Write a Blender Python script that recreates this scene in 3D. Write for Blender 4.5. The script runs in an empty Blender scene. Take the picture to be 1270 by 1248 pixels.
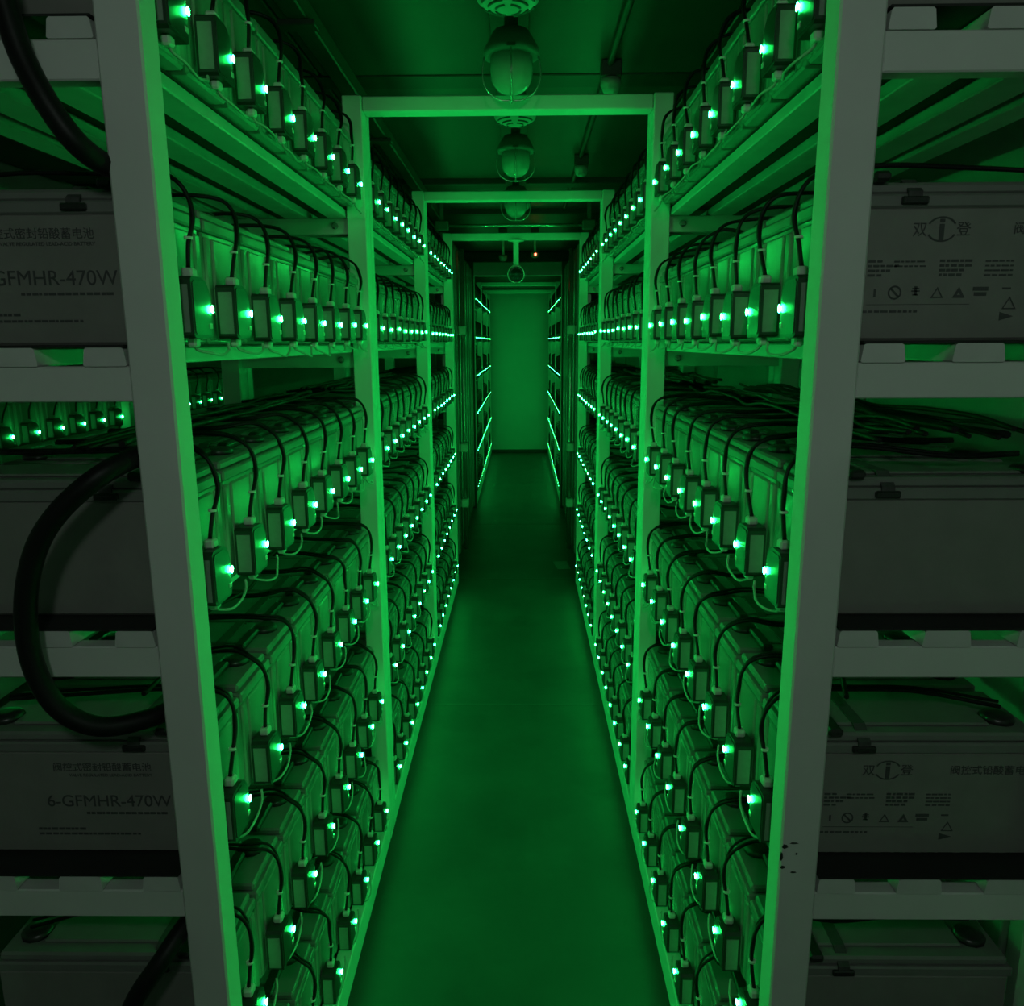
import bpy, bmesh, math, random
from mathutils import Vector, Matrix

sc = bpy.context.scene
COL = sc.collection
rnd = random.Random(7)

# ------------------------------------------------------------------ camera
F, PITCH, YAW, ROLL, CX, EYE = 972.9, 0.2024, -0.0135, -0.0054, 0.0429, 1.823
fw = Vector((math.sin(YAW)*math.cos(PITCH), math.cos(YAW)*math.cos(PITCH), -math.sin(PITCH)))
r0 = Vector((math.cos(YAW), -math.sin(YAW), 0)); u0 = r0.cross(fw)
rt = r0*math.cos(ROLL) + u0*math.sin(ROLL); up = u0*math.cos(ROLL) - r0*math.sin(ROLL)
cam = bpy.data.cameras.new('camera'); cam_o = bpy.data.objects.new('camera', cam); COL.objects.link(cam_o)
cam.sensor_fit = 'HORIZONTAL'; cam.sensor_width = 36.0; cam.lens = F/1270.0*36.0; cam.clip_start = 0.02
cam_o.matrix_world = Matrix(((rt.x, up.x, -fw.x, CX), (rt.y, up.y, -fw.y, 0), (rt.z, up.z, -fw.z, EYE), (0, 0, 0, 1)))
sc.camera = cam_o

# ------------------------------------------------------------------ world, exposure
w = bpy.data.worlds.new('world'); sc.world = w; w.use_nodes = True
w.node_tree.nodes['Background'].inputs[0].default_value = (.02, .022, .021, 1)
w.node_tree.nodes['Background'].inputs[1].default_value = 0.1
sc.view_settings.view_transform = 'Standard'; sc.view_settings.look = 'None'
sc.view_settings.gamma = 1.0; sc.view_settings.use_curve_mapping = False
sc.view_settings.exposure = 0.0
LED_COL, LED_STRENGTH = (.008, 1.0, .125), 560.0
HALL_LAMP_POWER = 11.5

# ------------------------------------------------------------------ materials
def mat(name, col, rough=.5, metal=0.0, var=.12, scale=8.0, bump=0.0, bscale=60.0, spec=.5, wear=None):
    m = bpy.data.materials.new(name); m.use_nodes = True
    nt = m.node_tree; b = nt.nodes['Principled BSDF']
    tc = nt.nodes.new('ShaderNodeTexCoord'); n = nt.nodes.new('ShaderNodeTexNoise')
    n.inputs['Scale'].default_value = scale; n.inputs['Detail'].default_value = 4
    nt.links.new(tc.outputs['Object'], n.inputs['Vector'])
    cr = nt.nodes.new('ShaderNodeValToRGB')
    cr.color_ramp.elements[0].position = .3; cr.color_ramp.elements[1].position = .7
    cr.color_ramp.elements[0].color = tuple(c*(1-var) for c in col)+(1,)
    cr.color_ramp.elements[1].color = tuple(min(1, c*(1+var)) for c in col)+(1,)
    nt.links.new(n.outputs['Fac'], cr.inputs['Fac'])
    out = cr.outputs['Color']
    if wear:
        n3 = nt.nodes.new('ShaderNodeTexNoise'); n3.inputs['Scale'].default_value = wear[1]; n3.inputs['Detail'].default_value = 6
        nt.links.new(tc.outputs['Object'], n3.inputs['Vector'])
        r3 = nt.nodes.new('ShaderNodeValToRGB'); r3.color_ramp.elements[0].position = wear[2]; r3.color_ramp.elements[1].position = wear[2]+.08
        nt.links.new(n3.outputs['Fac'], r3.inputs['Fac'])
        mx = nt.nodes.new('ShaderNodeMix'); mx.data_type = 'RGBA'
        nt.links.new(r3.outputs['Color'], mx.inputs['Factor'])
        nt.links.new(out, mx.inputs['A']); mx.inputs['B'].default_value = wear[0]+(1,)
        out = mx.outputs['Result']
    nt.links.new(out, b.inputs['Base Color'])
    b.inputs['Roughness'].default_value = rough; b.inputs['Metallic'].default_value = metal
    b.inputs['Specular IOR Level'].default_value = spec
    if bump:
        n2 = nt.nodes.new('ShaderNodeTexNoise'); n2.inputs['Scale'].default_value = bscale; n2.inputs['Detail'].default_value = 2
        nt.links.new(tc.outputs['Object'], n2.inputs['Vector'])
        bp = nt.nodes.new('ShaderNodeBump'); bp.inputs['Strength'].default_value = bump; bp.inputs['Distance'].default_value = .002
        nt.links.new(n2.outputs['Fac'], bp.inputs['Height']); nt.links.new(bp.outputs['Normal'], b.inputs['Normal'])
    return m

def emat(name, col, strength):
    m = bpy.data.materials.new(name); m.use_nodes = True; nt = m.node_tree
    nt.nodes.remove(nt.nodes['Principled BSDF'])
    e = nt.nodes.new('ShaderNodeEmission'); e.inputs[0].default_value = col+(1,); e.inputs[1].default_value = strength
    nt.links.new(e.outputs[0], nt.nodes['Material Output'].inputs[0])
    return m

M = dict(
    steel=mat('painted_steel', (.56, .58, .56), .55, var=.05, scale=5, bump=.08, bscale=90, wear=((.40, .41, .39), 3.0, .68)),
    plank=mat('galvanised_plank', (.52, .53, .52), .5, var=.08, scale=12, bump=.05),
    case=mat('battery_case_plastic', (.205, .20, .19), .19, var=.06, scale=20, bump=.45, bscale=30, spec=.4),
    lid=mat('battery_lid_plastic', (.17, .17, .165), .30, var=.06, scale=20, bump=.15, bscale=50),
    cover=mat('black_terminal_cover', (.018, .018, .018), .35, var=.2),
    strap=mat('woven_strap', (.05, .05, .05), .8, var=.2, scale=80),
    black=mat('black_module_plastic', (.020, .024, .022), .38, var=.15, bump=.05),
    face=mat('smoked_module_face', (.030, .036, .033), .30, var=.1),
    label=mat('paper_label', (.20, .21, .205), .6, var=.06, scale=90),
    slot=mat('pale_module_socket', (.40, .44, .40), .4, var=.05),
    plug=mat('white_nylon_plug', (.55, .56, .54), .4, var=.05),
    cable=mat('black_cable_rubber', (.005, .005, .005), .5, var=.2, spec=.25),
    white=mat('white_cable', (.34, .34, .32), .45, var=.05),
    tie=mat('white_cable_tie', (.7, .7, .68), .4, var=.05),
    floor=mat('painted_floor', (.027, .030, .028), .5, var=.30, scale=3.1, bump=.2, bscale=25, wear=((.017, .019, .018), 1.9, .58)),
    mark=mat('floor_joint', (.042, .045, .043), .5, var=.2),
    mat_=mat('black_rubber_mat', (.010, .010, .010), .7, var=.2),
    wall=mat('wall_panel_paint', (.62, .63, .62), .5, var=.05, scale=3),
    endwall=mat('end_wall_paint', (.36, .365, .36), .55, var=.05, scale=2),
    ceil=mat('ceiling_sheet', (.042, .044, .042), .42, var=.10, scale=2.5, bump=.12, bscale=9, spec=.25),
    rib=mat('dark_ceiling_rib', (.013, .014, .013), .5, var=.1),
    dark=mat('dark_metal', (.02, .021, .02), .5, var=.15),
    door=mat('container_door_paint', (.36, .37, .36), .26, metal=.6, var=.1, scale=4, bump=.06, bscale=12),
    rod=mat('zinc_rod', (.45, .46, .45), .25, metal=.8, var=.08),
    lampcap=mat('lamp_casting', (.08, .082, .08), .5, var=.1),
    glass=mat('frosted_lamp_glass', (.24, .25, .24), .2, var=.04),
    dome=mat('ivory_plastic', (.27, .27, .26), .4, var=.05),
    ink=mat('grey_print_ink', (.055, .055, .058), .6, var=.1),
    paper=mat('scrap_paper', (.16, .16, .15), .7, var=.1),
    lens=mat('lens_glass', (.01, .01, .012), .08, var=.1),
    led=emat('green_led_die', LED_COL, LED_STRENGTH),
    lens_led=emat('green_led_lens', (.22, 1.0, .36), 9.0),
    red=emat('red_led', (1.0, .12, .06), 12.0),
    hall=emat('hall_lamp_glass', (1.0, .93, .86), 4.0),
)

# ------------------------------------------------------------------ mesh building
def catmull(p, n=6):
    p = [Vector(q) for q in p]; P = [p[0]*2-p[1]]+p+[p[-1]*2-p[-2]]; out = []
    for i in range(1, len(P)-2):
        a, b, c, d = P[i-1:i+3]
        for k in range(n):
            t = k/n
            out.append(.5*((2*b)+(c-a)*t+(2*a-5*b+4*c-d)*t*t+(3*b-a-3*c+d)*t**3))
    return out+[p[-1]]

class B:
    """collects shapes, in (across, along, up); build() links ONE mesh object; side=-1 mirrors x"""
    def __init__(s): s.v = []; s.f = []; s.sm = []; s.mi = []; s.cur = 0
    def add(s, v, f, smooth=False):
        o = len(s.v); s.v += [tuple(q) for q in v]; s.f += [[i+o for i in q] for q in f]
        s.sm += [smooth]*len(f); s.mi += [s.cur]*len(f); return s
    def box(s, x0, x1, y0, y1, z0, z1, bev=0.0, seg=1):
        if not bev:
            v = [(x, y, z) for z in (z0, z1) for y in (y0, y1) for x in (x0, x1)]
            return s.add(v, [(0, 2, 3, 1), (4, 5, 7, 6), (0, 1, 5, 4), (2, 6, 7, 3), (0, 4, 6, 2), (1, 3, 7, 5)])
        bm = bmesh.new(); bmesh.ops.create_cube(bm, size=1)
        for q in bm.verts: q.co = ((x0+x1)/2+q.co.x*(x1-x0), (y0+y1)/2+q.co.y*(y1-y0), (z0+z1)/2+q.co.z*(z1-z0))
        bmesh.ops.bevel(bm, geom=bm.edges[:], offset=bev, segments=seg, affect='EDGES', profile=.5)
        bm.verts.index_update(); s.add([q.co[:] for q in bm.verts], [[q.index for q in f.verts] for f in bm.faces]); bm.free()
        return s
    def prism(s, poly, y0, y1, axis='y'):
        """poly in the plane across the axis: axis y -> (x,z); axis x -> (y,z); axis z -> (x,y)"""
        n = len(poly); mk = {'y': lambda a, b, t: (a, t, b), 'x': lambda a, b, t: (t, a, b), 'z': lambda a, b, t: (a, b, t)}[axis]
        v = [mk(a, b, y0) for a, b in poly]+[mk(a, b, y1) for a, b in poly]
        f = [list(range(n)), list(range(2*n-1, n-1, -1))]+[(i, i+n, (i+1) % n+n, (i+1) % n) for i in range(n)]
        return s.add(v, f)
    def tube(s, pts, r, n=6, smooth_n=5, raw=False):
        P = [Vector(q) for q in pts] if raw else catmull(pts, smooth_n)
        v = []; prev = None
        for i, c in enumerate(P):
            t = (P[min(i+1, len(P)-1)]-P[max(i-1, 0)]).normalized()
            a = prev if prev is not None else (Vector((0, 0, 1)) if abs(t.z) < .9 else Vector((1, 0, 0)))
            a = (a-t*a.dot(t)).normalized(); b = t.cross(a); prev = a
            v += [c+(a*math.cos(2*math.pi*k/n)+b*math.sin(2*math.pi*k/n))*r for k in range(n)]
        f = []
        for i in range(len(P)-1):
            for k in range(n): f.append((i*n+k, i*n+(k+1) % n, (i+1)*n+(k+1) % n, (i+1)*n+k))
        s.add(v, f, True)
        m = len(P)-1; o = len(s.v)-len(v)
        s.f += [[o+k for k in range(n)][::-1], [o+m*n+k for k in range(n)]]; s.sm += [False]*2; s.mi += [s.cur]*2
        return s
    def lathe(s, prof, c, axis='z', n=16, smooth=True):
        """prof: (radius, height) list"""
        v = []
        for r, h in prof:
            for k in range(n):
                q = (r*math.cos(2*math.pi*k/n), r*math.sin(2*math.pi*k/n))
                v.append({'z': (c[0]+q[0], c[1]+q[1], c[2]+h), 'y': (c[0]+q[0], c[1]+h, c[2]+q[1]), 'x': (c[0]+h, c[1]+q[0], c[2]+q[1])}[axis])
        f = [(i*n+k, i*n+(k+1) % n, (i+1)*n+(k+1) % n, (i+1)*n+k) for i in range(len(prof)-1) for k in range(n)]
        s.add(v, f, smooth)
        o = len(s.v)-len(v); m = len(prof)-1
        s.f += [[o+k for k in range(n)][::-1], [o+m*n+k for k in range(n)]]; s.sm += [False]*2; s.mi += [s.cur]*2
        return s
    def data(s, name, mats, side=1):
        me = bpy.data.meshes.new(name)
        me.from_pydata([(x*side, y, z) for x, y, z in s.v], [], s.f)
        for m in (mats if isinstance(mats, (list, tuple)) else [mats]): me.materials.append(m)
        me.polygons.foreach_set('use_smooth', s.sm); me.polygons.foreach_set('material_index', s.mi)
        bm = bmesh.new(); bm.from_mesh(me); bmesh.ops.recalc_face_normals(bm, faces=bm.faces); bm.to_mesh(me); bm.free()
        me.update(); return me
    def build(s, name, mats, parent=None, loc=(0, 0, 0), side=1):
        return link(name, s.data(name, mats, side), parent, loc)

def link(name, data, parent=None, loc=(0, 0, 0)):
    o = bpy.data.objects.new(name, data); COL.objects.link(o); o.location = loc
    if parent is not None: o.parent = parent
    return o
def tag(o, label, cat, group=None, kind=None):
    o['label'] = label; o['category'] = cat
    if group: o['group'] = group
    if kind: o['kind'] = kind
    return o
def thing(name, label, cat, loc=(0, 0, 0), group=None):
    return tag(link(name, None, None, loc), label, cat, group)
def struct(o): o['kind'] = 'structure'; return o

ORD = ['first', 'second', 'third', 'fourth', 'fifth', 'sixth', 'seventh', 'eighth']
SHELF = ['top', 'second', 'third', 'fourth', 'fifth', 'bottom']
RACK = ['nearest', 'middle', 'farthest']
SIDE = {-1: 'left', 1: 'right'}
TOPS = [2.245, 1.822, 1.400, .978, .556, .130]          # shelf surfaces, top shelf first
BAYS = [1.117, 2.688, 4.259]; BAYLEN = 1.569
POST = .452; BFACE = .485; STEP = .1806; FIRST = .144
CEIL = 2.78

# ------------------------------------------------------------------ the room
fl = struct(B().box(-2.7, 1.35, -2.2, 13.2, -.06, 0).build('floor', M['floor']))
for y0, y1 in ((3.73, 3.745), (5.91, 5.93), (7.81, 7.83), (10.1, 10.12)):
    B().box(-.45, .45, y0, y1, 0, .001).build('floor_joint_strip', M['mark'], fl)
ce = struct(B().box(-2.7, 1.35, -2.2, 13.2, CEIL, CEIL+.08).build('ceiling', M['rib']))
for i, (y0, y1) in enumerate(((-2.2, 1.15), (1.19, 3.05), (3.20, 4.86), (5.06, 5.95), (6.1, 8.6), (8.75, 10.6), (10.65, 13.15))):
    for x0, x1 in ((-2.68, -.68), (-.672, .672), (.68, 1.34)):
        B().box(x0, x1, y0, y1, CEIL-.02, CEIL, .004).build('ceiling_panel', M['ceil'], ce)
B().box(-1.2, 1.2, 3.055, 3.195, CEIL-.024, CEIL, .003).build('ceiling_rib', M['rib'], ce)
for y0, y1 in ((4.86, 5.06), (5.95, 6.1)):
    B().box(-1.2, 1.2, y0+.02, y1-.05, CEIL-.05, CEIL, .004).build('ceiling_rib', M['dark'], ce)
struct(B().box(-2.78, -2.7, -2.2, 13.2, 0, CEIL).build('wall_left', M['wall']))
wr = struct(B().box(1.35, 1.43, -2.2, 13.2, 0, CEIL).build('wall_right', M['wall']))
for k in range(13):
    y = -1.6+k*1.15
    B().box(1.325, 1.35, y, y+.05, 0, CEIL, .004).build('wall_batten', M['steel'], wr)
    B().box(1.338, 1.35, y+.06, y+1.14, 0, CEIL, .003).build('wall_panel', M['wall'], wr)
struct(B().box(-2.78, 1.43, 13.2, 13.28, 0, CEIL).build('wall_back', M['endwall']))
B().box(-.6, .6, 13.15, 13.2, 0, 2.66, .004).build('wall_panel', M['endwall'], bpy.data.objects['wall_back'])
struct(B().box(-.6, .6, 13.12, 13.15, 0, .05, .004).build('baseboard_back', M['dark']))
struct(B().box(-2.78, 1.43, -2.28, -2.2, 0, CEIL).build('wall_front', M['wall']))

# ------------------------------------------------------------------ racks
def rack_meshes(side, length, nshelf=6):
    d = {}
    def mk(k, b, m): d[k] = b.data(k, M[m], side)
    mk('post_near', B().box(0, .061, 0, .054, 0, 2.573, .003), 'steel')
    mk('post_far', B().box(0, .061, 0, .068, 0, 2.573, .003), 'steel')
    mk('crossbar', B().box(.061, .50, 0, .03, 0, .050, .002), 'steel')
    mk('bolt', B().lathe([(.011, 0), (.011, -.006), (.006, -.009)], (.105, 0, .026), 'y', 8), 'rod')
    for k, (a0, a1) in enumerate(((.064, .126), (.191, .264), (.332, .406), (.440, .50))):
        m = (a0+a1)/2; h = (a1-a0)/2
        L = length-.004
        mk('plank%d' % k, B().prism([(m-h, 0), (m-h+.002, -.002), (m+h-.002, -.002), (m+h, 0), (m+h-.003, .0215), (m+h-.006, .024), (m-h+.006, .024), (m-h+.003, .0215)], 0, L), 'plank')
        # the plank is a folded channel: shallow groove underneath shows as a darker line
    mk('mat', B().box(.066, .50, 0, length-.004, -.0034, -.0003), 'mat_')
    mk('base_rail', B().box(.001, .045, 0, length-.126, 0, .088, .003), 'steel')
    return d
RM = {(s, L): rack_meshes(s, L) for s in (-1, 1) for L in (BAYLEN, 1.12)}
def rack(side, y0, length, label, face=POST, rows=range(6), detail=True):
    d = RM[(side, length)]
    r = thing('battery_rack', label, 'rack', (side*face, y0, 0), 'steel battery racks along the aisles')
    for a in (0, .439):
        link('post', d['post_near'], r, (side*a, 0, 0)); link('post', d['post_far'], r, (side*a, length-.068, 0))
    link('base_rail', d['base_rail'], r, (0, .056, 0))
    for k in rows:
        T = TOPS[k]
        for y in (.004, length-.045):
            c = link('crossbar', d['crossbar'], r, (0, y, T-.0798))
            if detail and y > .1: link('bolt', d['bolt'], c, (0, 0, 0))
        for j in range(4): link('shelf_plank', d['plank%d' % j], r, (0, .002, T-.0277))
        link('shelf_mat', d['mat'], r, (0, .002, T))
    return r
for s in (-1, 1):
    for b, y0 in enumerate(BAYS):
        rack(s, y0, BAYLEN, '%s grey steel battery rack on the %s of the lit aisle' % (RACK[b], SIDE[s]))
    FAR_FACE = .475
    for b, (y0, L) in enumerate(((8.85, BAYLEN), (10.421, BAYLEN), (11.992, 1.12))):
        rack(s, y0, L, '%s rack beyond the doors on the %s of the far aisle' % (('near', 'centre', 'end')[b], SIDE[s]), FAR_FACE, detail=False)

rr = [o for o in COL.objects if o.get('label', '').startswith('nearest') and 'right of the lit' in o['label']][0]
for x, z, dx, dz in ((.459, 1.035, .005, .004), (.473, 1.041, .007, .0015), (.4545, 1.017, .0025, .008), (.4575, .998, .004, .003), (.475, .989, .005, .0015), (.478, 1.022, .002, .002)):
    x -= POST
    B().prism([(x-dx, z-dz*.4), (x-dx*.2, z-dz), (x+dx, z-dz*.3), (x+dx*.6, z+dz*.7), (x-dx*.5, z+dz)], -.0006, .001).build('paint_chip', M['dark'], rr)

# portal beams over the aisle
for y, h, nm in ((1.13, POST, 'overhead steel beam tying the two front posts together'), (2.628, POST, 'overhead green-lit steel beam between nearest and middle racks'),
              (4.20, POST, 'overhead steel beam between middle and farthest racks'), (5.76, POST, 'overhead steel beam that carries the round camera'),
              (10.38, .475, 'first small overhead beam beyond the doors'), (11.95, .475, 'last small overhead beam before the end wall')):
    tag(B().box(-h+.001, h-.001, 0, .066, 2.528, 2.572, .003).build('aisle_beam', M['steel'], None, (0, y, 0)), nm, 'beam', 'beams spanning the aisle')

# ------------------------------------------------------------------ batteries
# local: x into the rack from the aisle face, y along the aisle (centre 0), z up from the shelf
def battery_meshes(side):
    d = {}
    def mk(k, b, m): d[k] = b.data(k, M[m], side)
    b = B().box(.004, .400, -.083, .083, .0, .186, .004)
    for y0, y1 in ((-.080, -.058), (-.046, .046), (.058, .080)): b.box(.0, .010, y0, y1, .006, .176, .003)
    mk('case', b, 'case')
    b = B().box(-.002, .404, -.085, .085, .184, .203, .003).box(.006, .396, -.080, .080, .2025, .2185, .004)
    mk('lid', b, 'lid')
    mk('lid_panel', B().box(.075, .330, -.055, .055, .2180, .2235, .003), 'lid')
    mk('cover', B().lathe([(.027, .0), (.027, .007), (.022, .012), (.010, .0135)], (0, 0, .218), 'z', 12), 'cover')
    mk('busbar', B().box(-.012, .012, -.050, .050, .218, .232, .004), 'cover')
    st = [(.112, -.0875, .196), (.112, -.0875, .209), (.112, -.060, .226), (.112, .060, .226), (.112, .0875, .209), (.112, .0875, .196)]
    poly = [(-.0875, .196), (-.0875, .206), (-.060, .2262), (.060, .2262), (.0875, .206), (.0875, .196), (.0845, .196), (.0845, .204), (.059, .2236), (-.059, .2236), (-.0845, .204), (-.0845, .196)]
    bb = B(); n = 6
    for i in range(5):
        q = [poly[i], poly[i+1], poly[11-i-1], poly[11-i]]
        bb.prism(q, .102, .122, 'x')
    mk('strap', bb, 'strap')
    mk('clip', B().box(.093, .131, -.0905, -.083, .188, .199, .002).box(.099, .125, -.0915, -.090, .1915, .1955), 'cover')
    return d
BM = {s: battery_meshes(s) for s in (-1, 1)}
def battery(side, x, y, z, label, detail, group):
    d = BM[side]
    r = thing('battery', label, 'battery', (side*x, y, z), group)
    link('case', d['case'], r); link('lid', d['lid'], r)
    link('terminal_cover', d['cover'], r, (side*.048, .030, 0))
    if detail >= 1:
        link('lid_panel', d['lid_panel'], r); link('terminal_cover', d['cover'], r, (side*.355, -.030, 0))
    if detail >= 2:
        link('strap', d['strap'], r); link('strap_clip', d['clip'], r)
        link('connector_bar', d['busbar'], r, (side*.062, -.045, 0))
    return r

# monitor boxes. local: origin at the LED; x into the rack
def module_meshes(side):
    d = {}
    def mk(k, b, m): d[k] = b.data(k, M[m], side)
    # body outline seen from the aisle (y,z): far upper corner swept
    out = [(-.066, -.040), (-.060, -.044), (.002, -.044), (.006, -.038), (.006, .016), (.002, .030), (-.008, .041), (-.022, .046), (-.060, .046), (-.066, .041)]
    mk('body', B().prism(out, .001, .034, 'x'), 'black')
    ins = [(-.018+(y+.018)*.86, (z)*.88) for y, z in out]
    mk('face', B().prism([(y-.003, z) for y, z in ins], -.0005, .0015, 'x'), 'face')
    mk('label', B().box(.006, .030, -.0672, -.0655, -.036, .034, .0005), 'label')
    mk('socket', B().box(-.0015, .001, -.010, .002, -.030, -.022, .0008), 'slot')
    b = B(); bm = bmesh.new(); bmesh.ops.create_icosphere(bm, subdivisions=2, radius=.0044)
    b.add([(v.co.x*.55-.0008, v.co.y, v.co.z) for v in bm.verts], [[v.index for v in f.verts] for f in bm.faces], True); bm.free()
    b.cur = 1; b.add([(-.0034, .0065*math.cos(k*math.pi/4), .0065*math.sin(k*math.pi/4)) for k in range(8)], [list(range(8))])
    d['led'] = b.data('led', [M['lens_led'], M['led']], side)
    mk('plug', B().box(.008, .026, -.040, -.018, .045, .060, .003), 'plug')
    mk('bottom_plug', B().box(.010, .024, -.042, -.022, -.058, -.043, .003), 'plug')
    cabs = []
    for v in range(6):
        j = lambda s: rnd.uniform(-s, s)
        y0 = -.029; yo = j(.022)
        # over the battery top, round the edge and down into the plug (battery top is .175 above the LED)
        P = [(.40, yo+j(.04), .190), (.27, yo+j(.03), .192+abs(j(.012))), (.15, yo+j(.02), .196+abs(j(.012))), (.08, yo+j(.01), .200+abs(j(.010))),
             (.040, yo, .194), (.020+j(.002), yo+j(.004), .172), (.012+j(.004), yo*.8+y0*.2+j(.006), .135), (.014, yo*.4+y0*.6+j(.006), .098), (.017, y0, .060)]
        c = B().tube(P, .0036, 5, 4)
        P2 = [(x+(.004 if i < 7 else .001), y+(.010+j(.006) if i < 6 else .004), z+(.003 if i < 5 else 0)) for i, (x, y, z) in enumerate(P)]
        c.tube(P2, .0028, 5, 4)
        mk('cable%d' % v, c, 'cable')
        q = Vector(P[7])
        mk('tie%d' % v, B().lathe([(.0068, -.002), (.0068, .002)], (q.x+.001, q.y+.002, q.z+.006), 'z', 8), 'tie')
        sag = -.066-abs(j(.008)); aa = .004+j(.004)
        mk('jumper%d' % v, B().tube([(.017, -.030, -.056), (.014, -.022, -.063), (aa, .004, sag), (aa, .050, sag-.003+j(.004)), (.010, .088, sag+.002), (.014, .106, -.062), (.017, .1125, -.052)], .0024, 5, 4), 'white')
    mk('tail', B().tube([(.017, -.030, -.056), (.012, -.018, -.070), (.004, .010, -.080), (.012, .040, -.076)], .0030, 5, 4), 'white')
    return d
MM = {s: module_meshes(s) for s in (-1, 1)}
def module(side, x, y, z, label, detail, group, last=False):
    d = MM[side]; v = rnd.randrange(6)
    r = thing('monitor_module', label, 'monitor box', (side*x, y, z), group)
    link('body', d['body'], r); link('led_lamp', d['led'], r); link('cable', d['cable%d' % v], r)
    link('label_plate', d['label'], r)
    if detail >= 1:
        link('top_plug', d['plug'], r); link('jumper_wire', d['tail' if last else 'jumper%d' % v], r)
    if detail >= 2:
        link('front_face', d['face'], r); link('socket', d['socket'], r)
        link('cable_tie', d['tie%d' % v], r); link('bottom_plug', d['bottom_plug'], r)
    return r
for s in (-1, 1):
    for b, y0 in enumerate(BAYS):
        for k, T in enumerate(TOPS):
            for i in range(8):
                y = y0+FIRST+STEP*i
                det = 2 if b == 0 else (1 if b == 1 else 0)
                battery(s, BFACE, y, T, 'grey battery, %s from the camera on the %s shelf of the %s %s rack' % (ORD[i], SHELF[k], RACK[b], SIDE[s]), det, 'batteries beside the main aisle')
                module(s, .4455, y-.004+rnd.uniform(-.004, .004), T+.051+rnd.uniform(-.003, .003), 'green-lit monitor box hanging %s from the camera, %s shelf, %s %s rack' % (ORD[i], SHELF[k], RACK[b], SIDE[s]), det, 'green-lit monitor boxes beside the main aisle', i == 7)

# printing on the long sides of the nearest batteries
def text(parent, body, x, z, size, align='RIGHT', name='printed_text', w=1.0):
    c = bpy.data.curves.new(name, 'FONT'); c.body = body; c.size = size; c.align_x = align; c.extrude = .0002; c.space_character = w
    c.materials.append(M['ink'])
    tmp = bpy.data.objects.new('tmp', c); COL.objects.link(tmp)
    bpy.context.view_layer.update()
    me = bpy.data.meshes.new_from_object(tmp.evaluated_get(bpy.context.evaluated_depsgraph_get()))
    bpy.data.objects.remove(tmp); bpy.data.curves.remove(c)
    o = link(name, me, parent, (x, -.0838, z)); o.rotation_euler = (math.pi/2, 0, 0); o['kind'] = 'stuff'
    return o
def line(b, x0, x1, z, h=.0022): b.box(min(x0, x1), max(x0, x1), -.0838, -.0832, z, z+h)
def dashes(b, x0, x1, z, h, seed):
    q = random.Random(seed); x = x0
    while x < x1-.004:
        wd = q.uniform(.004, .011); line(b, x, min(x+wd, x1), z, h); x += wd+q.uniform(.0012, .003)
bats = {}
for o in list(COL.objects):
    if o.get('category') == 'battery' and 'nearest' in o['label'] and 'first' in o['label']: bats[(o['label'].split()[-2], o['label'].split()[8])] = o
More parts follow.
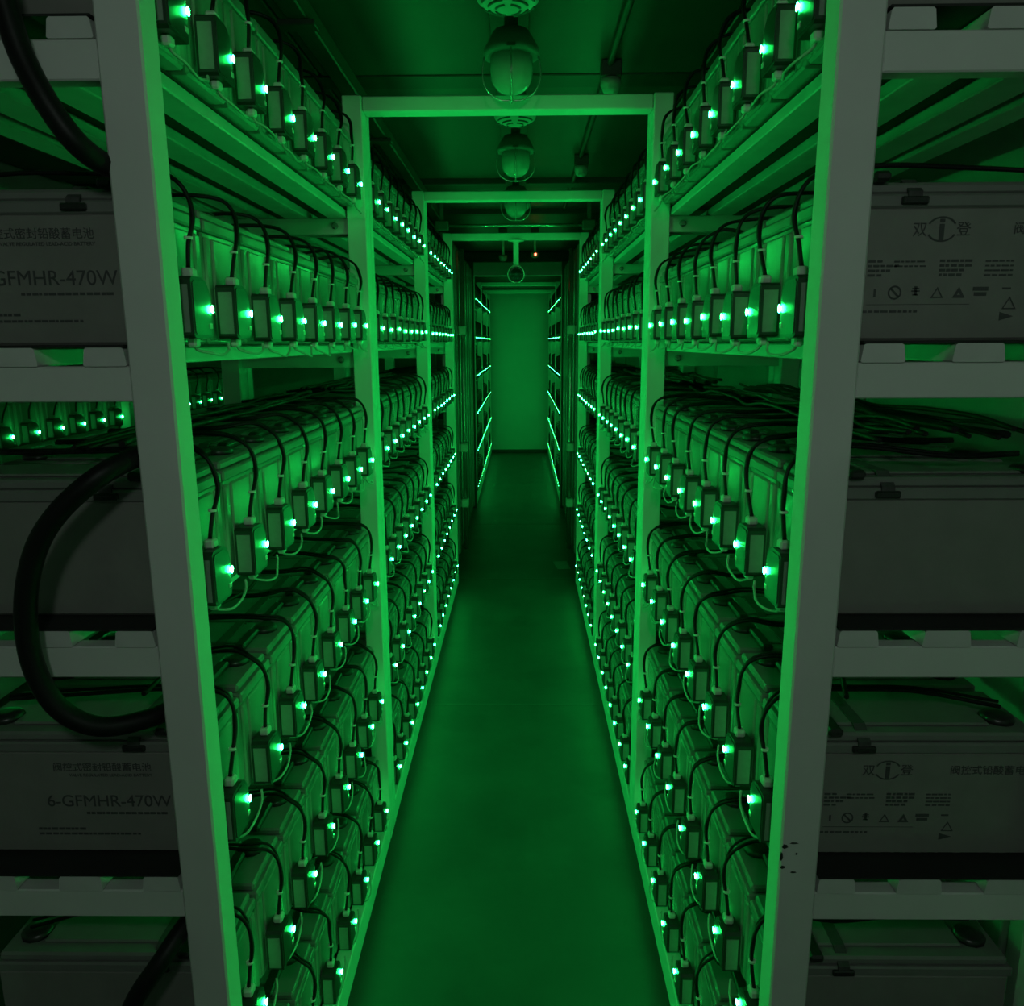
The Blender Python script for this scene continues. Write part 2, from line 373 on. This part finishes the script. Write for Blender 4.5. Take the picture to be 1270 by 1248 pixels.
for sh in ('second', 'fourth'):
    p = bats[('left', sh)]; X = BFACE                      # local x = -(X) offset
    text(p, '阀控式密封铅酸蓄电池', -.088, .152, .0165)
    text(p, 'VALVE REGULATED LEAD-ACID BATTERY', -.088, .141, .0075)
    t = text(p, '6-GFMHR-470W', -.060, .086, .030); 
    b = B(); dashes(b, -.205, -.068, .0715, .004, 3); dashes(b, -.290, -.206, .042, .004, 4); dashes(b, -.290, -.118, .033, .0035, 5)
    b.build('printed_line', M['ink'], p)['kind'] = 'stuff'
    p = bats[('right', sh)]
    lg = B(); n = 28; cx, cz, R = .155, .155, .0175
    for i in range(n):
        a0 = 2*math.pi*i/n; a1 = 2*math.pi*(i+1)/n
        if abs(math.sin(a0)) < .42 or abs(math.sin(a1)) < .42: continue
        lg.add([(cx+R*1.25*math.cos(a)*q, -.0838, cz+R*math.sin(a)*q) for a, q in ((a0, 1), (a1, 1), (a1, .87), (a0, .87))], [(0, 1, 2, 3)])
    lg.box(cx-.0035, cx+.0035, -.0838, -.0832, cz-.015, cz+.007).box(cx-.0035, cx+.0035, -.0838, -.0832, cz+.009, cz+.014)
    lg.build('printed_logo', M['ink'], p)['kind'] = 'stuff'
    text(p, '双', .124, .1475, .021, 'CENTER'); text(p, '登', .186, .1475, .021, 'CENTER')
    b = B()
    for k in range(4):
        dashes(b, .055, .075+.012*((k*2) % 3), .110-.0065*k, .0032, k+20)
        if k < 2: dashes(b, .092, .140, .110-.0065*k, .0022, k+30)
        dashes(b, .157, .205-.013*(k//2), .110-.0065*k, .0036, k+40); dashes(b, .222, .262, .110-.0065*k, .0024, k+50)
    dashes(b, .052, .135, .040, .0032, 60)
    b.box(.056, .205, -.0836, -.0832, .0510, .0516)
    b.build('printed_line', M['ink'], p)['kind'] = 'stuff'
    ic = B()
    def ring(x, z, r, q=.8):
        for i in range(16):
            a0 = 2*math.pi*i/16; a1 = 2*math.pi*(i+1)/16
            ic.add([(x+r*math.cos(a)*k, -.0838, z+r*math.sin(a)*k) for a, k in ((a0, 1), (a1, 1), (a1, q), (a0, q))], [(0, 1, 2, 3)])
    def tri(x, z, r, q=.0):
        P = [(x+r*math.cos(a), z+r*math.sin(a)) for a in (math.pi/2, math.pi*7/6, math.pi*11/6)]
        Q = [(x+r*q*math.cos(a), z+r*q*math.sin(a)) for a in (math.pi/2, math.pi*7/6, math.pi*11/6)]
        for i in range(3):
            j = (i+1) % 3
            ic.add([(P[i][0], -.0838, P[i][1]), (P[j][0], -.0838, P[j][1]), (Q[j][0], -.0838, Q[j][1]), (Q[i][0], -.0838, Q[i][1])], [(0, 1, 2, 3)])
    ic.box(.066, .069, -.0838, -.0832, .062, .073); ring(.096, .068, .010, .75)
    ic.prism([(.089, .073), (.091, .075), (.103, .063), (.101, .061)], -.0838, -.0832)
    ic.box(.120, .132, -.0838, -.0832, .069, .071).box(.121, .131, -.0838, -.0832, .073, .0745).box(.122, .130, -.0838, -.0832, .064, .066).box(.124, .128, -.0838, -.0832, .064, .077)
    tri(.157, .0655, .0105, .66); tri(.188, .0655, .0105, .25)
    ic.box(.208, .230, -.0836, -.0832, .070, .0755).box(.210, .228, -.0836, -.0832, .063, .068)
    tri(.262, .050, .012, .72); ic.box(.250, .262, -.0838, -.0832, .072, .0745)
    ic.prism([(.250, .028), (.250, .040), (.270, .034)], -.0838, -.0832)
    ic.build('printed_icon', M['ink'], p)['kind'] = 'stuff'
    text(p, '阀控式铅酸蓄电池', .256, .149, .0175, 'LEFT')

# rack across the next aisle, glimpsed on the left through the shelf gap
for b, y0 in enumerate((2.688, 4.259)):
    s = -1; face = 2.06
    rack(s, y0, BAYLEN, '%s rack seen through the left shelf gap across the next aisle' % ('nearer', 'farther')[b], face, rows=(1, 2), detail=False)
    for i in range(8):
        y = y0+FIRST+STEP*i
        battery(s, face+.033, y, TOPS[2], 'battery across the next aisle, %s from the camera in the %s glimpsed rack' % (ORD[i], ('nearer', 'farther')[b]), 0, 'batteries across the next aisle')
        module(s, face-.0065, y-.004, TOPS[2]+.051, 'monitor box across the next aisle, %s from the camera, %s glimpsed rack' % (ORD[i], ('nearer', 'farther')[b]), 0, 'monitor boxes across the next aisle')

# beyond the doors: too many and too small to part, one mass each
bb = B(); mm = B()
for s in (-1, 1):
    for y0, n in ((8.85, 8), (10.421, 8), (11.992, 5)):
        for T in TOPS:
            for i in range(n):
                y = y0+FIRST+STEP*i; f = .508
                bb.cur = 0
                bb.box(*sorted((s*f, s*(f+.4))), y-.083, y+.083, T, T+.186).box(*sorted((s*(f-.002), s*(f+.402))), y-.085, y+.085, T+.186, T+.22)
                x = .4685; z = T+.051
                mm.cur = 0
                mm.box(*sorted((s*(x+.001), s*(x+.034))), y-.07, y+.002, z-.044, z+.046)
                mm.tube([(s*(x+.3), y, z+.19), (s*(x+.05), y, z+.196), (s*(x+.014), y-.01, z+.14), (s*(x+.017), y-.03, z+.044)], .005, 4, 3)
                mm.cur = 1
                r = .0028; mm.add([(s*(x-.0008)+dx*r*.55, y-.004+dy*r, z+dz*r) for dx, dy, dz in ((1, 0, 0), (-1, 0, 0), (0, 1, 0), (0, -1, 0), (0, 0, 1), (0, 0, -1))],
                                  [(0, 2, 4), (2, 1, 4), (1, 3, 4), (3, 0, 4), (2, 0, 5), (1, 2, 5), (3, 1, 5), (0, 3, 5)])
                mm.cur = 2; mm.add([(s*(x-.0034), y-.004+.0050*math.cos(k*math.pi/3), z+.0050*math.sin(k*math.pi/3)) for k in range(6)], [list(range(6))])
tag(bb.build('distant_batteries', M['case']), 'mass of small batteries on the racks beyond the doors', 'batteries', kind='stuff')
tag(mm.build('distant_monitor_modules', [M['cable'], M['lens_led'], M['led']]), 'lines of tiny green-lit monitor boxes on the racks beyond the doors', 'monitor boxes', kind='stuff')

# ------------------------------------------------------------------ loose cables over the batteries of the third shelf
def wav(a0, a1, y0, y1, z, n, ja, jz):
    return [(a0+(a1-a0)*i/n+rnd.uniform(-ja, ja), y0+(y1-y0)*i/n, z+rnd.uniform(0, jz)) for i in range(n+1)]
nm = ['front', 'second', 'third', 'fourth', 'fifth', 'sixth', 'seventh', 'eighth', 'ninth', 'tenth', 'rearmost']
for s in (-1, 1):
    for b in (0, 1):
        y0 = BAYS[b]
        for k in range((4 if s < 0 else 10) if b == 0 else 6):
            a = .61+.028*k+rnd.uniform(-.006, .006); z = TOPS[2]+(.262 if s < 0 else .266+.005*(k % 3))
            P = wav(a, a+rnd.uniform(-.03, .05), y0+.085+rnd.uniform(0, .05), y0+BAYLEN-.10, z, 9, .018, .006 if s < 0 else .016)
            tag(B().tube(P, rnd.choice((.004, .0045, .006)), 6, 4).build('loose_cable', M['cable'], None, (0, 0, 0), s),
                '%s black cable from the aisle on third-shelf batteries, %s %s rack' % (nm[k], RACK[b], SIDE[s]), 'cable', 'black cables lying on the third shelf')
        for k, t in ((3, 3),):
            P = wav(.60, .66, y0+.09, y0+BAYLEN-.1, TOPS[t]+.268, 7, .025, .010)
            tag(B().tube(P, .0045, 6, 4).build('loose_cable', M['cable'], None, (0, 0, 0), s),
                'single black cable on the fourth-shelf batteries of the %s %s rack' % (RACK[b], SIDE[s]), 'cable', 'black cables lying on the fourth shelf')

# thick power cables looping out of the left rack's end
tag(B().tube([(-.488, 1.215, 2.070), (-.500, 1.185, 2.066), (-.517, 1.140, 2.060), (-.534, 1.092, 2.076), (-.560, 1.077, 2.120), (-.585, 1.075, 2.175), (-.598, 1.075, 2.225), (-.612, 1.078, 2.30), (-.63, 1.10, 2.40), (-.62, 1.19, 2.49), (-.56, 1.28, 2.515)], .0155, 12, 6).build('power_cable', M['cable']),
    'thick black cable curving down past the left rack end near the top', 'cable')
tag(B().tube([(-.488, 1.215, 1.664), (-.500, 1.185, 1.668), (-.517, 1.140, 1.664), (-.555, 1.085, 1.640), (-.612, 1.072, 1.590), (-.652, 1.070, 1.530), (-.675, 1.070, 1.447), (-.676, 1.072, 1.361), (-.650, 1.078, 1.290), (-.602, 1.095, 1.252), (-.545, 1.135, 1.246), (-.505, 1.190, 1.252), (-.490, 1.215, 1.254)], .0155, 12, 6).build('power_cable', M['cable']),
    'thick black cable looping out from the left rack between third and fourth shelves', 'cable')
tag(B().tube([(-.488, 1.215, .868), (-.500, 1.185, .872), (-.517, 1.145, .876), (-.545, 1.090, .842), (-.590, 1.073, .775), (-.615, 1.072, .69), (-.62, 1.072, .60), (-.60, 1.08, .50), (-.555, 1.13, .43), (-.50, 1.22, .40), (-.44, 1.30, .40)], .0155, 12, 6).build('power_cable', M['cable']),
    'thick black cable hanging at the lowest corner of the left rack end', 'cable')

# ------------------------------------------------------------------ door passage between the two rooms
for s in (-1, 1):
    d = thing('container_door', 'dark steel door leaf folded along the %s of the passage' % SIDE[s], 'door', (s*.50, 5.90, 0))
    def P(name, b, m, par=None): return b.build(name, M[m], par or d, (0, 0, 0), s)
    P('panel', B().box(0, .05, 0, 1.30, .04, 2.60, .004), 'door')
    for k in range(4): P('rib', B().prism([(0, 0), (-.022, .02), (-.022, .12), (0, .14)][::1], .08, 2.56, 'z') if False else B().prism([(0, .16+.30*k), (-.022, .19+.30*k), (-.022, .30+.30*k), (0, .33+.30*k)], .08, 2.56, 'z'), 'door')
    P('locking_rod', B().lathe([(.019, 0), (.019, 2.50)], (-.055, .72, .06), 'z', 12), 'rod')
    for z in (.47, .95, 1.92):
        P('rod_bracket', B().box(-.082, -.020, .67, .77, z-.035, z+.035, .008), 'steel')
    e = thing('container_door', 'second door leaf farther down the %s of the passage' % SIDE[s], 'door', (s*.50, 7.23, 0))
    def Q(name, b, m, par=None): return b.build(name, M[m], par or e, (0, 0, 0), s)
    Q('panel', B().box(0, .05, 0, 1.36, .04, 2.60, .004), 'door')
    for k in range(4): Q('rib', B().prism([(0, .16+.30*k), (-.020, .19+.30*k), (-.020, .30+.30*k), (0, .33+.30*k)], .08, 2.56, 'z'), 'door')
    Q('hinge_post', B().box(-.03, .06, 1.37, 1.46, 0, 2.66, .006), 'dark')
    # door frame upright of the far room
    struct(B().box(.475, .60, 8.72, 8.80, 0, 2.66, .004).build('trim_%d' % (1 if s < 0 else 2), M['steel'], None, (0, 0, 0), s))
struct(B().box(-.475, .475, 8.72, 8.80, 2.52, 2.66, .004).build('trim_3', M['steel']))
struct(B().box(-.60, .60, 8.72, 8.78, 2.665, CEIL-.02).build('trim_4', M['dark']))
hb = thing('header_bar', 'thin horizontal bar with end clamps under the dark ceiling', 'bar', (0, 5.60, 2.60))
B().lathe([(.010, -.50), (.010, .50)], (0, 0, 0), 'x', 10).build('rod', M['rod'], hb)
for x in (-.5, .5):
    B().box(x-.045, x+.045, -.03, .03, -.03, .03, .006).build('clamp', M['lampcap'], hb)
    B().box(x-.012, x+.012, -.012, .012, .028, CEIL-.02-2.60, .002).build('hanger', M['lampcap'], hb)

# ------------------------------------------------------------------ ceiling equipment
tr = thing('cable_trunking', 'dark trunking running down the middle of the ceiling', 'trunking', (0, 0, 0))
B().box(-.050, .068, .6, 5.9, CEIL-.055, CEIL-.0205, .004).build('channel', M['rib'], tr)
cd = thing('cable_conduit', 'thin dark conduit on the ceiling right of the lamps', 'conduit')
B().tube([(.345, 1.0, CEIL-.033), (.345, 2.9, CEIL-.033), (.345, 5.8, CEIL-.033)], .012, 8, 2).build('pipe', M['rib'], cd)
tray = thing('cable_tray', 'black cable tray along the ceiling above the left racks', 'tray')
B().box(-.575, -.520, 1.6, 5.9, 2.66, 2.715, .004).build('channel', M['dark'], tray)
for y in (2.27, 3.5, 5.0):
    B().box(-.60, -.50, y, y+.05, 2.645, 2.66, .002).build('bracket', M['dark'], tray)
    B().box(-.56, -.535, y+.01, y+.04, 2.715, CEIL-.02).build('hanger', M['dark'], tray)

def guarded_lamp(x, y, label, lit=False):
    L = thing('guarded_ceiling_lamp', label, 'lamp', (x, y, CEIL-.055), 'guarded lamps along the ceiling')
    B().lathe([(.020, 0), (.020, -.030), (.050, -.035), (.066, -.060), (.080, -.085), (.082, -.100), (.066, -.102)], (0, 0, 0), 'z', 20).build('cap', M['lampcap'], L)
    prof = [(.060, -.101), (.062, -.140)]+[(.060*math.cos(t), -.150-.052*math.sin(t)) for t in [i*math.pi/12 for i in range(6)]]+[(.004, -.2025)]
    B().lathe(prof, (0, 0, 0), 'z', 20).build('glass', M['hall' if lit else 'glass'], L)
    g = B()
    for k in range(4):
        a = k*math.pi/2
        c, s_ = math.cos(a), math.sin(a)
        g.tube([(.078*c, .078*s_, -.098), (.084*c, .084*s_, -.150), (.070*c, .070*s_, -.190), (.035*c, .035*s_, -.214), (0, 0, -.2165)], .0025, 5, 4)
    g.build('guard', M['rod'], L)
    B().box(-.012, .012, -.0835, -.078, -.098, -.090).build('nameplate', M['dark'], L)
    return L
guarded_lamp(.015, 2.46, 'guarded lamp on the ceiling just before the first overhead beam')
guarded_lamp(.018, 3.62, 'guarded lamp with rounded glass behind the first overhead beam')
guarded_lamp(.010, 4.75, 'guarded lamp on the ceiling behind the second overhead beam')
hl = guarded_lamp(.05, -.50, 'lit guarded lamp on the ceiling behind the photographer', True)
pl = bpy.data.lights.new('hall_lamp_light', 'POINT'); pl.energy = HALL_LAMP_POWER; pl.color = (.80, 1.0, .87); pl.shadow_soft_size = .08
po = link('hall_lamp_light', pl, hl, (0, 0, -.25))

def sounder(x, y, label):
    S = thing('alarm_sounder', label, 'sounder', (x, y, CEIL-.055), 'round slotted sounders along the ceiling')
    prof = [(.040, 0), (.040, -.060), (.074, -.066), (.078, -.085)]+[(.078*math.cos(t), -.090-.034*math.sin(t)) for t in [i*math.pi/12 for i in range(1, 6)]]+[(.004, -.1245)]
    B().lathe(prof, (0, 0, 0), 'z', 24).build('dome', M['dome'], S)
    for r, z in ((.030, -.1225), (.048, -.1185), (.064, -.1105)):
        for a0 in (0, 1, 2, 3):
            P = [(r*math.cos(t), r*math.sin(t), z+.0012) for t in [a0*math.pi/2+.22+k*.18 for k in range(7)]]
            B().tube(P, .0032, 5, raw=True).build('slot', M['dark'], S)
    return S
sounder(.012, 2.08, 'slotted round sounder at the very top of the ceiling line')
sounder(.020, 3.10, 'slotted round sounder half hidden by the first overhead beam')
sounder(.015, 5.05, 'slotted round sounder behind the second overhead beam')

def detector(x, y, label, red=False, drop=0.0):
    D = thing('smoke_detector', label, 'detector', (x, y, CEIL-.045), 'detectors hanging from the ceiling')
    B().box(-.035, .035, -.03, .03, -.03, .025, .004).build('mounting_box', M['dark'], D)
    if drop: B().lathe([(.011, -.029), (.011, -.031-drop)], (0, 0, 0), 'z', 10).build('stem', M['steel'], D)
    B().lathe([(.034, -.030), (.036, -.050), (.032, -.056), (.030, -.062), (.026, -.072), (.010, -.078), (.002, -.079)], (0, 0, -drop), 'z', 16).build('head', M['dome'], D)
    if red: B().lathe([(.009, 0), (.009, -.006), (.002, -.010)], (.004, -.036, -.052-drop), 'y', 10).build('red_lamp', M['red'], D)
detector(.350, 2.93, 'small round detector on the conduit right of the nearest lamp')
detector(.350, 4.30, 'small round detector behind the first overhead beam, right side')
detector(.155, 6.95, 'small hanging detector with a red lamp right of the camera', True, .135)
detector(-.115, 6.95, 'small hanging detector left of the camera stem', False, .16)

cm = thing('dome_camera', 'round camera hanging from a stem under the far overhead beam', 'camera', (0.003, 5.793, 2.528))
B().lathe([(.055, 0), (.055, -.008), (.024, -.014), (.020, -.020), (.020, -.165), (.026, -.175)], (0, 0, 0), 'z', 16).build('stem', M['steel'], cm)
bd = B().lathe([(.040, .060), (.058, .045), (.062, .0), (.062, -.030), (.060, -.036), (.050, -.036)], (0, 0, -.235), 'y', 20).build('housing', M['dark'], cm)
B().lathe([(.0625, -.034), (.0625, -.040), (.054, -.042), (.053, -.034)], (0, 0, -.235), 'y', 24).build('ring', M['rod'], bd)
B().lathe([(.048, -.034), (.044, -.044), (.030, -.056), (.012, -.062), (.002, -.063)], (0, 0, -.235), 'y', 20).build('lens', M['lens'], bd)

# ------------------------------------------------------------------ floor litter
tag(B().prism([(.300, 6.40), (.415, 6.41), (.436, 6.19), (.330, 6.18)], .0005, .004, 'z').build('paper_card', M['paper']), 'small pale card lying on the dark floor by the right rack', 'card')
